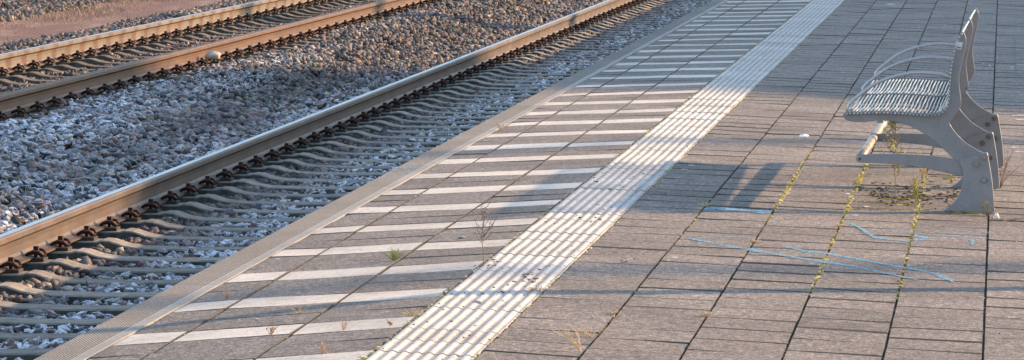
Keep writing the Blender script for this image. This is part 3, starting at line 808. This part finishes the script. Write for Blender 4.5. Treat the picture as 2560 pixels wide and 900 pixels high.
for (cx, cy, r) in ((1151,597,.018), (1210,532,.016), (1243,680,.012), (640,800,.010), (1480,797,.008), (1193,760,.018)):
    items.append((tuple(sp(cx, cy, r*.3)), (r*1.2, r, r*.7), .9))
blob_mesh(items, 'grit', gm_, platform)
# blue spray paint and pale spots
def paint_mat(name, c, lo, hi):
    m, n, l, b = mat(name, .7)
    g = noise(n, l, pos(n), 75, 4, .75); b.inputs['Base Color'].default_value = (*c, 1)
    a = ramp(n, l, g, [(lo, 0), (hi, 1)]); l.new(a, b.inputs['Alpha']); return m
M_BLUE = paint_mat('blue_spray_paint', (.13, .35, .47), .37, .59)
M_BLUE2 = paint_mat('blue_spray_faint', (.16, .36, .47), .45, .66)
M_CHALK = paint_mat('pale_spot', (.62, .60, .58), .42, .58)
def stroke(pts, widths, material, dz=.0022, name='paint_mark', lab=None):
    P3 = []; 
    for i in range(len(pts)-1):
        n = max(1, int(math.hypot(pts[i+1][0]-pts[i][0], pts[i+1][1]-pts[i][1])/14))
        for k in range(n):
            t = k/n; P3.append((pts[i][0]+(pts[i+1][0]-pts[i][0])*t, pts[i][1]+(pts[i+1][1]-pts[i][1])*t, widths[i]+(widths[i+1]-widths[i])*t))
    P3.append((*pts[-1], widths[-1]))
    vs_ = []
    for i, (x, y, w) in enumerate(P3):
        a = P3[max(i-1, 0)]; b = P3[min(i+1, len(P3)-1)]
        dx, dy = b[0]-a[0], b[1]-a[1]; L = math.hypot(dx, dy) or 1; nx_, ny_ = -dy/L, dx/L
        w = w*random.uniform(.6, 1.05)*(.85 if name == 'paint_mark' else 1)
        vs_ += [sp(x+nx_*w/2, y+ny_*w/2, dz), sp(x-nx_*w/2, y-ny_*w/2, dz)]
    fs_ = [(2*i, 2*i+1, 2*i+3, 2*i+2) for i in range(len(P3)-1)]
    cen = sum(vs_, Vector())/len(vs_)
    o = mesh_obj(name, [p-cen for p in vs_], fs_, material, platform, None, False, cen)
    if lab: o['label'] = lab
    return o
stroke([(1760,524),(1790,522),(1850,527),(1905,531),(1928,530)], [6,11,8,10,9], M_BLUE, lab='thick light blue spray paint dash in the bench shadow')
stroke([(1650,528),(1672,525),(1695,527)], [3,4,2], M_BLUE2)
stroke([(1722,597),(1780,596),(1842,593),(1868,597)], [5,3,4,2], M_BLUE2)
stroke([(1722,597),(1770,606),(1815,616)], [4,5,3], M_BLUE)
stroke([(1784,610),(1840,619),(1875,625),(1960,640)], [3,6,9,5], M_BLUE)
stroke([(1960,640),(2060,656),(2130,666),(2240,689),(2312,705)], [5,6,6,4,2], M_BLUE, lab='long light blue spray paint line running down to the right')
stroke([(1965,618),(2020,630),(2062,634),(2150,650),(2260,670),(2330,683),(2356,693),(2387,706)], [5,7,6,6,5,5,9,7], M_BLUE)
stroke([(2110,554),(2150,570),(2162,580),(2185,594),(2225,600),(2268,603)], [2,6,9,6,5,3], M_BLUE)
stroke([(2185,578),(2270,583),(2330,588),(2400,592),(2462,597)], [3,4,3,3,4], M_BLUE2)
stroke([(2285,590),(2325,597),(2286,602)], [5,8,5], M_BLUE)
stroke([(2320,594),(2380,598),(2436,600)], [3,3,4], M_BLUE2)
stroke([(2430,598),(2431,613)], [14,15], M_BLUE)
stroke([(2305,559),(2350,565),(2410,572),(2465,582),(2490,585)], [2,2,4,4,3], M_BLUE2)
stroke([(2340,580),(2380,584),(2440,592)], [3,3,3], M_BLUE2)
for _ in range(46):
    x = random.uniform(945, 1078); y = 445-(x-945)*.28+random.gauss(0, 6) 
    m_, Y_ = surf(x, y)
    if not (M_EIN < m_ < M_EDGE-.01): continue
    stroke([(x, y), (x+random.uniform(5, 15), y-random.uniform(0, 1))], [2.5, 2.5], M_BLUE2, .003)
for (x, y, w, L) in ((2000,338,0,0),(2440,308,6,40),(2540,300,5,50),(2530,290,3,40),(2218,11,4,18),(2470,165,3,8),(2455,160,3,6),(2540,162,3,30),(2360,64,3,6),(2110,108,3,8),(2105,182,3,6),(2525,168,3,10),(1585,430,3,12),(1580,443,3,14),(1680,646,4,16),(1665,653,3,10),(2525,370,4,20),(2535,380,3,30),(2160,518,4,14),(2130,540,4,16),(2520,795,4,18),(2555,800,3,14),(1700,425,3,18),(1720,415,3,18)):
    if w: stroke([(x, y), (x+L*.5, y+random.uniform(-1, 1)), (x+L, y)], [w*.5, w, w*.4], M_CHALK, .004, 'pale_spot')
# dark tar crack at the upper right
M_TAR = simple('tar', (.012, .012, .014), (.03, .03, .03), 60, .6, 0, .3)
stroke([(2535,94),(2537,115),(2536,140),(2539,165),(2541,195)], [2.5,2,2.5,2,3.5], M_TAR, .004, 'tar_crack')

# ================================================================== weeds
M_TWIG = simple('dry_twig', (.14, .085, .06), (.26, .17, .12), 60, .85, 0, 0)
M_HAY = simple('dry_hay', (.42, .28, .17), (.66, .50, .33), 60, .85, 0, 0)
M_RED = simple('reddish_weed', (.30, .17, .10), (.50, .32, .20), 60, .85, 0, 0)
M_GREEN = simple('weed_green', (.10, .13, .03), (.28, .27, .06), 60, .8, 0, 0)
M_YEL = simple('weed_yellow', (.30, .26, .05), (.48, .40, .10), 60, .8, 0, 0)
def weed(name, px, py, label, mats, n, h, spread, lean=(0, 0), twig=True, leaf=0, thick=.0014, group=None, leaf_size=.012, curve=.25, branch=2):
    base = sp(px, py, -.006); root = empty(name, base); tag(root, label, 'weed', group)
    st = MB(); lf = MB(); rr = random.Random(int(px*7+py))
    for i in range(n):
        a = rr.uniform(0, 2*math.pi); hh = h*rr.uniform(.55, 1.0); s = spread*rr.uniform(.2, 1.0)
        tip = Vector((math.cos(a)*s+lean[0]*hh, math.sin(a)*s+lean[1]*hh, hh))
        pts = []; 
        for k in range(6):
            t = k/5; pts.append(Vector((tip.x*t**(1+curve), tip.y*t**(1+curve), tip.z*(t**.85))) + Vector((rr.uniform(-1, 1), rr.uniform(-1, 1), 0))*.004*t)
        st.tube(pts, [thick*(1.15-.8*k/5) for k in range(6)], 4)
        for b in range(branch):
            t = rr.uniform(.35, .95); k = min(4, int(t*5)); p0 = pts[k].lerp(pts[k+1], t*5-k)
            d = Vector((rr.uniform(-1, 1), rr.uniform(-.6, .6), rr.uniform(.5, 1.2))).normalized()*hh*rr.uniform(.08, .22)
            p1 = p0+d*.5+Vector((0, 0, .002)); p2 = p0+d
            st.tube([p0, p1, p2], [thick*.7, thick*.5, thick*.3], 3)
            if leaf:
                for q in (p1, p2):
                    e = Vector((rr.uniform(-1, 1), rr.uniform(-1, 1), rr.uniform(-.2, .8))).normalized()*leaf_size*rr.uniform(.6, 1.2); g = e.orthogonal().normalized()*leaf_size*.28
                    lf.add([q, q+e*.5+g, q+e, q+e*.5-g], [(0,1,2,3)])
        if leaf:
            for _ in range(leaf):
                t = rr.uniform(.15, 1); k = min(4, int(t*5)); q = pts[k].lerp(pts[k+1], t*5-k)
                e = Vector((rr.uniform(-1, 1), rr.uniform(-1, 1), rr.uniform(-.1, .9))).normalized()*leaf_size*rr.uniform(.6, 1.3); g = e.orthogonal().normalized()*leaf_size*.25
                lf.add([q, q+e*.5+g, q+e, q+e*.5-g], [(0,1,2,3)])
    st.build('stem', mats[0], root)
    if lf.f: lf.build('leaf', mats[1], root)
    return root
def sapling(px, py, label, H, mats, leafy, seed, group=None, dens=1.0):
    base = sp(px, py, -.006); root = empty('weed_sapling', base); tag(root, label, 'weed', group)
    rr = random.Random(seed); st = MB(); lf = MB()
    tr_ = [Vector((.004*math.sin(k*1.3), .003*math.cos(k), H*k/8)) for k in range(9)]
    st.tube(tr_, [.0019*(1.05-.8*k/8) for k in range(9)], 5)
    for b in range(int(16*dens)):
        t = rr.uniform(.35, .98); p0 = Vector((0, 0, H*t)); a = rr.uniform(0, 6.28); L = H*.22*(1.25-t)*rr.uniform(.5, 1.3)+.02
        tip = p0+Vector((math.cos(a)*L, math.sin(a)*L*.7, L*rr.uniform(.6, 1.3))); mid = p0.lerp(tip, .5)+Vector((math.cos(a)*L*.15, 0, -L*.08))
        st.tube([p0, mid, tip], [.0014, .001, .0006], 4)
        for _ in range(2):
            q0 = mid.lerp(tip, rr.random()); q1 = q0+Vector((rr.uniform(-1, 1), rr.uniform(-1, 1), rr.uniform(.2, 1)))*L*.35
            st.tube([q0, q1], [.0008, .0005], 3)
            if leafy:
                for _ in range(leafy):
                    q = p0.lerp(tip, rr.uniform(.2, 1)); e = Vector((rr.uniform(-1, 1), rr.uniform(-1, 1), rr.uniform(-.3, .8))).normalized()*rr.uniform(.010, .022); g = e.orthogonal().normalized()*.0035
                    lf.add([q, q+e*.5+g, q+e, q+e*.5-g], [(0,1,2,3)])
    st.build('stem', mats[0], root)
    if lf.f: lf.build('leaf', mats[1], root)
    return root
sapling(1206, 656, 'tall bare brown weed stem at the edge of the white tactile strip', .215, (M_TWIG, M_RED), 0, 5)
sapling(2237, 492, 'tallest yellow green weed growing up through the bench foot rail', .36, (M_TWIG, M_YEL), 4, 9, None, 1.6)
weed('grass_tuft', 2290, 503, 'yellow green weed on the mossy joint beneath the bench', (M_GREEN, M_YEL), 9, .12, .03, (0, 0), leaf=6, leaf_size=.014)
weed('grass_tuft', 2306, 455, 'yellowish weed behind the middle foot arm of the bench', (M_HAY, M_YEL), 9, .16, .04, (0, 0), leaf=5)
weed('grass_tuft', 2246, 440, 'small green weed under the bench behind its foot rail', (M_GREEN, M_YEL), 7, .14, .03, leaf=5)
weed('grass_tuft', 2378, 460, 'small pale green weed beside the near bench foot', (M_GREEN, M_YEL), 5, .07, .02, leaf=5)
weed('grass_tuft', 2468, 541, 'dark thin weed stalks in front of the near bench foot', (M_TWIG, M_GREEN), 10, .085, .05, leaf=3, leaf_size=.008)
weed('grass_tuft', 2500, 470, 'thin dark red weed stalks at the right of the bench feet', (M_TWIG, M_RED), 7, .14, .09, (.35, 0), leaf=1, leaf_size=.008)
weed('grass_tuft', 2512, 425, 'thin dark weed stalks behind the farthest bench foot', (M_TWIG, M_RED), 5, .12, .05, (.2, 0), leaf=1, leaf_size=.008)
weed('grass_tuft', 2510, 552, 'flattened dry twigs lying right of the near bench foot', (M_TWIG, M_RED), 8, .03, .12, (1.2, 0))
weed('grass_tuft', 1452, 878, 'largest dry straw tuft with tall stalks at the bottom of the platform', (M_HAY, M_HAY), 16, .085, .075, (-.5, 0), leaf=5, leaf_size=.006, thick=.0012)
weed('grass_tuft', 1478, 842, 'feathery dry straw tuft just above the largest straw tuft', (M_HAY, M_HAY), 12, .04, .05, (-.4, 0), leaf=5, leaf_size=.006, thick=.001)
weed('grass_tuft', 985, 652, 'green grass tuft in the joint among the white stripes', (M_GREEN, M_GREEN), 26, .055, .05, leaf=2, leaf_size=.01, thick=.0012, branch=0)
weed('grass_tuft', 678, 838, 'reddish dry weed on a white stripe at bottom left', (M_RED, M_RED), 8, .045, .03, leaf=4, leaf_size=.006)
weed('grass_tuft', 746, 784, 'small pale dry weed just below the pole shadow', (M_HAY, M_RED), 6, .035, .035, leaf=2, leaf_size=.006)
weed('grass_tuft', 570, 745, 'faint reddish dry weed on dark paving between two white stripes', (M_RED, M_HAY), 8, .04, .04, leaf=2, leaf_size=.005)
weed('grass_tuft', 858, 826, 'sparse reddish weed at the lower edge of a white stripe', (M_RED, M_RED), 6, .04, .035, leaf=3, leaf_size=.005)
weed('grass_tuft', 975, 815, 'small reddish twig on a white stripe near the tactile strip', (M_RED, M_TWIG), 6, .03, .02, leaf=4, leaf_size=.005)
weed('grass_tuft', 806, 886, 'orange dry weed at the bottom edge of the striped paving', (M_RED, M_HAY), 8, .05, .03, leaf=2, leaf_size=.005)
weed('grass_tuft', 1028, 792, 'dry tangled weed at the left edge of the tactile strip', (M_HAY, M_YEL), 12, .03, .06, (-.3, 0), leaf=3, leaf_size=.006)
weed('grass_tuft', 1345, 729, 'reddish dry weed at the right edge of the tactile strip', (M_RED, M_HAY), 14, .022, .05, (-.5, 0), leaf=3, leaf_size=.006)
weed('grass_tuft', 1762, 791, 'pale dry tuft in the second long joint right of the strip', (M_HAY, M_HAY), 22, .022, .035, leaf=2, leaf_size=.005)
weed('grass_tuft', 1530, 786, 'pale dry tuft in the first long joint right of the strip', (M_HAY, M_HAY), 14, .022, .035, leaf=2, leaf_size=.005)
weed('grass_tuft', 1885, 606, 'pale dry tuft above the crossing blue paint lines', (M_HAY, M_HAY), 20, .022, .04, leaf=2, leaf_size=.005)
weed('grass_tuft', 2098, 566, 'pale dry tuft in the joint left of the bench', (M_HAY, M_HAY), 20, .02, .04, leaf=2, leaf_size=.005)
weed('grass_tuft', 1760, 515, 'pale dry tuft at the end of the bench seat shadow', (M_HAY, M_HAY), 18, .02, .04, leaf=2, leaf_size=.005)
weed('grass_tuft', 2255, 681, 'pale flat tuft crossed by a blue paint line', (M_HAY, M_HAY), 18, .014, .035, leaf=2, leaf_size=.005)
weed('grass_tuft', 1256, 326, 'dry brown weed at the inner edge of the edge stones', (M_HAY, M_RED), 14, .05, .06, leaf=3, leaf_size=.008)

# ================================================================== litter and a loose stone
M_PAPER = simple('paper_white', (.62, .62, .64), (.75, .75, .76), 60, .8, 0, 0)
M_PINK = simple('tissue_pink', (.62, .45, .38), (.76, .60, .52), 60, .8, 0, 0)
M_LEAF = simple('dead_leaf', (.035, .025, .02), (.11, .07, .05), 90, .7, 0, 0)
def crumple(name, px, py, w, l, h, material, label, cat, dz=.001):
    p = sp(px, py, dz); rr = random.Random(int(px)); n = 7; vs_ = []; fs_ = []
    for j in range(n):
        for i in range(n):
            u, v_ = i/(n-1)-.5, j/(n-1)-.5; k = max(0, 1-4*(u*u+v_*v_))
            vs_.append((u*w*(1+rr.uniform(-.15, .15)), v_*l*(1+rr.uniform(-.15, .15)), h*(k**.7)*rr.uniform(.35, 1.0)))
    fs_ = [(j*n+i, j*n+i+1, (j+1)*n+i+1, (j+1)*n+i) for j in range(n-1) for i in range(n-1)]
    o = mesh_obj(name, vs_, fs_, material, None, None, False, p); tag(o, label, cat); return o
crumple('paper_scrap', 2010, 340, .052, .10, .012, M_PAPER, 'white paper scrap lying left of the bench', 'litter')
crumple('tissue', 2491, 545, .028, .03, .028, M_PINK, 'pale pink crumpled tissue at the near bench foot', 'litter')
crumple('paper_scrap', 2119, 485, .02, .03, .004, M_PAPER, 'tiny white paper scrap beneath the bench foot arm', 'litter')
lab_leaf = ['large dark curled leaf beneath the bench', 'dark dead leaf beside the tallest weed under the bench', 'small brown dead leaf on the moss under the bench', 'dark dead leaf beside the near bench foot']
for i, (x, y, s) in enumerate(((2198, 473, .034), (2236, 482, .026), (2322, 478, .020), (2352, 487, .026))):
    crumple('dead_leaf', x, y, s, s*1.2, s*.35, M_LEAF, lab_leaf[i], 'leaf')
# pale stone by the far track's right rail
bm = bmesh.new(); bmesh.ops.create_icosphere(bm, subdivisions=3, radius=1)
for vv in bm.verts:
    c = vv.co; k = 1+.10*math.sin(3.1*c.x+1.7*c.y)+.08*math.sin(4.3*c.z-2.2*c.x+1)+.05*math.sin(7*c.y+3*c.z)
    vv.co = Vector((c.x*.078*k, c.y*.070*k, max(c.z, -.6)*.052*k*(1 if c.x < .2 else .85)))
for ff in bm.faces: ff.smooth = True
me = bpy.data.meshes.new('pale_stone'); bm.to_mesh(me); bm.free(); me.materials.append(simple('pale_stone', (.34, .28, .22), (.58, .50, .42), 14, .85, 0, .5, .01))
ps = bpy.data.objects.new('pale_stone', me); C.objects.link(ps); d_ = ray(532, 140); ps.location = Vector((0, 0, HC)) + d_*(-7.60/d_.x)
tag(ps, 'large pale stone resting beside the right rail of the far track', 'stone')

# ================================================================== what stands to the right of the picture and throws the shadows
M_POST = simple('lamp_post_paint', (.20, .21, .22), (.30, .31, .32), 12, .5, .3, 0)
def along(px, py, dist, zsurf=None):
    p = sp(px, py) if zsurf is None else on_z(px, py, zsurf); return p + Vector((SX, SY, 0))*dist
b = along(2560, 722, 2.6); b.z = zat(b.x, b.y)
lp = empty('lamp_post', b); tag(lp, 'grey platform lamp post standing to the right of the bench', 'lamp post')
mb = MB(); mb.tube([(0,0,0), (0,0,.02)], .16, 16); mb.build('base_plate', M_POST, lp)
mb = MB(); mb.tube([(0,0,.02), (0,0,.9), (0,0,.95), (0,0,5.2)], [.085, .085, .062, .040], 16); mb.build('pole', M_POST, lp, True)
mb = MB(); mb.box(-.16, .16, -.42, .42, 5.2, 5.3); mb.build('lamp_head', M_POST, lp)
def mast(px, py, dist, r0, h, label, zs=None, name='lamp_mast'):
    b = along(px, py, dist, zs); b.z = -1.06
    t = empty(name, b); tag(t, label, 'mast')
    mb = MB(); mb.box(-r0*2, r0*2, -r0*2, r0*2, 0, .5); mb.build('footing', M_FACE, t)
    mb = MB(); mb.tube([(0,0,.5), (0,0,h)], [r0, r0*.75], 12); mb.build('pole', M_POST, t, True)
    mb = MB()
    for a in range(4): mb.box(-1.2+a*.7, -.8+a*.7, -.25, .25, h, h+.3)
    mb.build('floodlight_row', M_POST, t); return t
mast(1500, 676, 46, .16, 24, 'tall floodlight mast beyond the right edge of the platform')
mast(1900, 353, 52, .17, 26, 'second tall floodlight mast farther along on the right')
mast(940, 14, 60, .40, 30, 'thick floodlight mast far along on the right', Z2-.05)
# station building: its roof corner throws the long soft shade over the far platform and the tracks
Lb = 42.0; cz = Lb*math.tan(SUN_EL)
cx, cy = -10.3+SX*Lb, 29.7+SY*Lb
ang = math.atan2(-.41, .912)
bl = empty('station_building', (cx, cy, -1.06)); bl.rotation_euler = (0, 0, ang); tag(bl, 'large flat roofed brick station building to the right of the platform', 'building')
M_BRICK = simple('building_brick', (.16, .08, .055), (.26, .14, .10), 5, .9)
M_GLASS, gn_, gl_, gb_ = mat('window_glass', .08); gb_.inputs['Base Color'].default_value = (.03, .035, .04, 1)
Hb = cz+1.06; LU, LV = 44.0, 34.0
mb = MB(); mb.box(0, LU, 0, LV, 0, Hb-.6); mb.build('wall', M_BRICK, bl)
mb = MB(); mb.box(-.0, LU+.0, -.0, LV+.0, Hb-.598, Hb); mb.build('roof', M_FACE, bl)
wp = None
for fl in range(3):
    for k in range(11):
        if wp is None:
            mb = MB(); mb.box(-.9, .9, -.05, .12, 0, 2.2); wp = w_ = mb.build('window', M_GLASS, bl)
        else: w_ = inst(wp, bl)
        w_.location = (2.2+k*3.95, -.02, 1.6+fl*3.8)
    for k in range(8):
        w_ = inst(wp, bl); w_.location = (-.02, 2.5+k*4.1, 1.6+fl*3.8); w_.rotation_euler = (0, 0, math.pi/2)
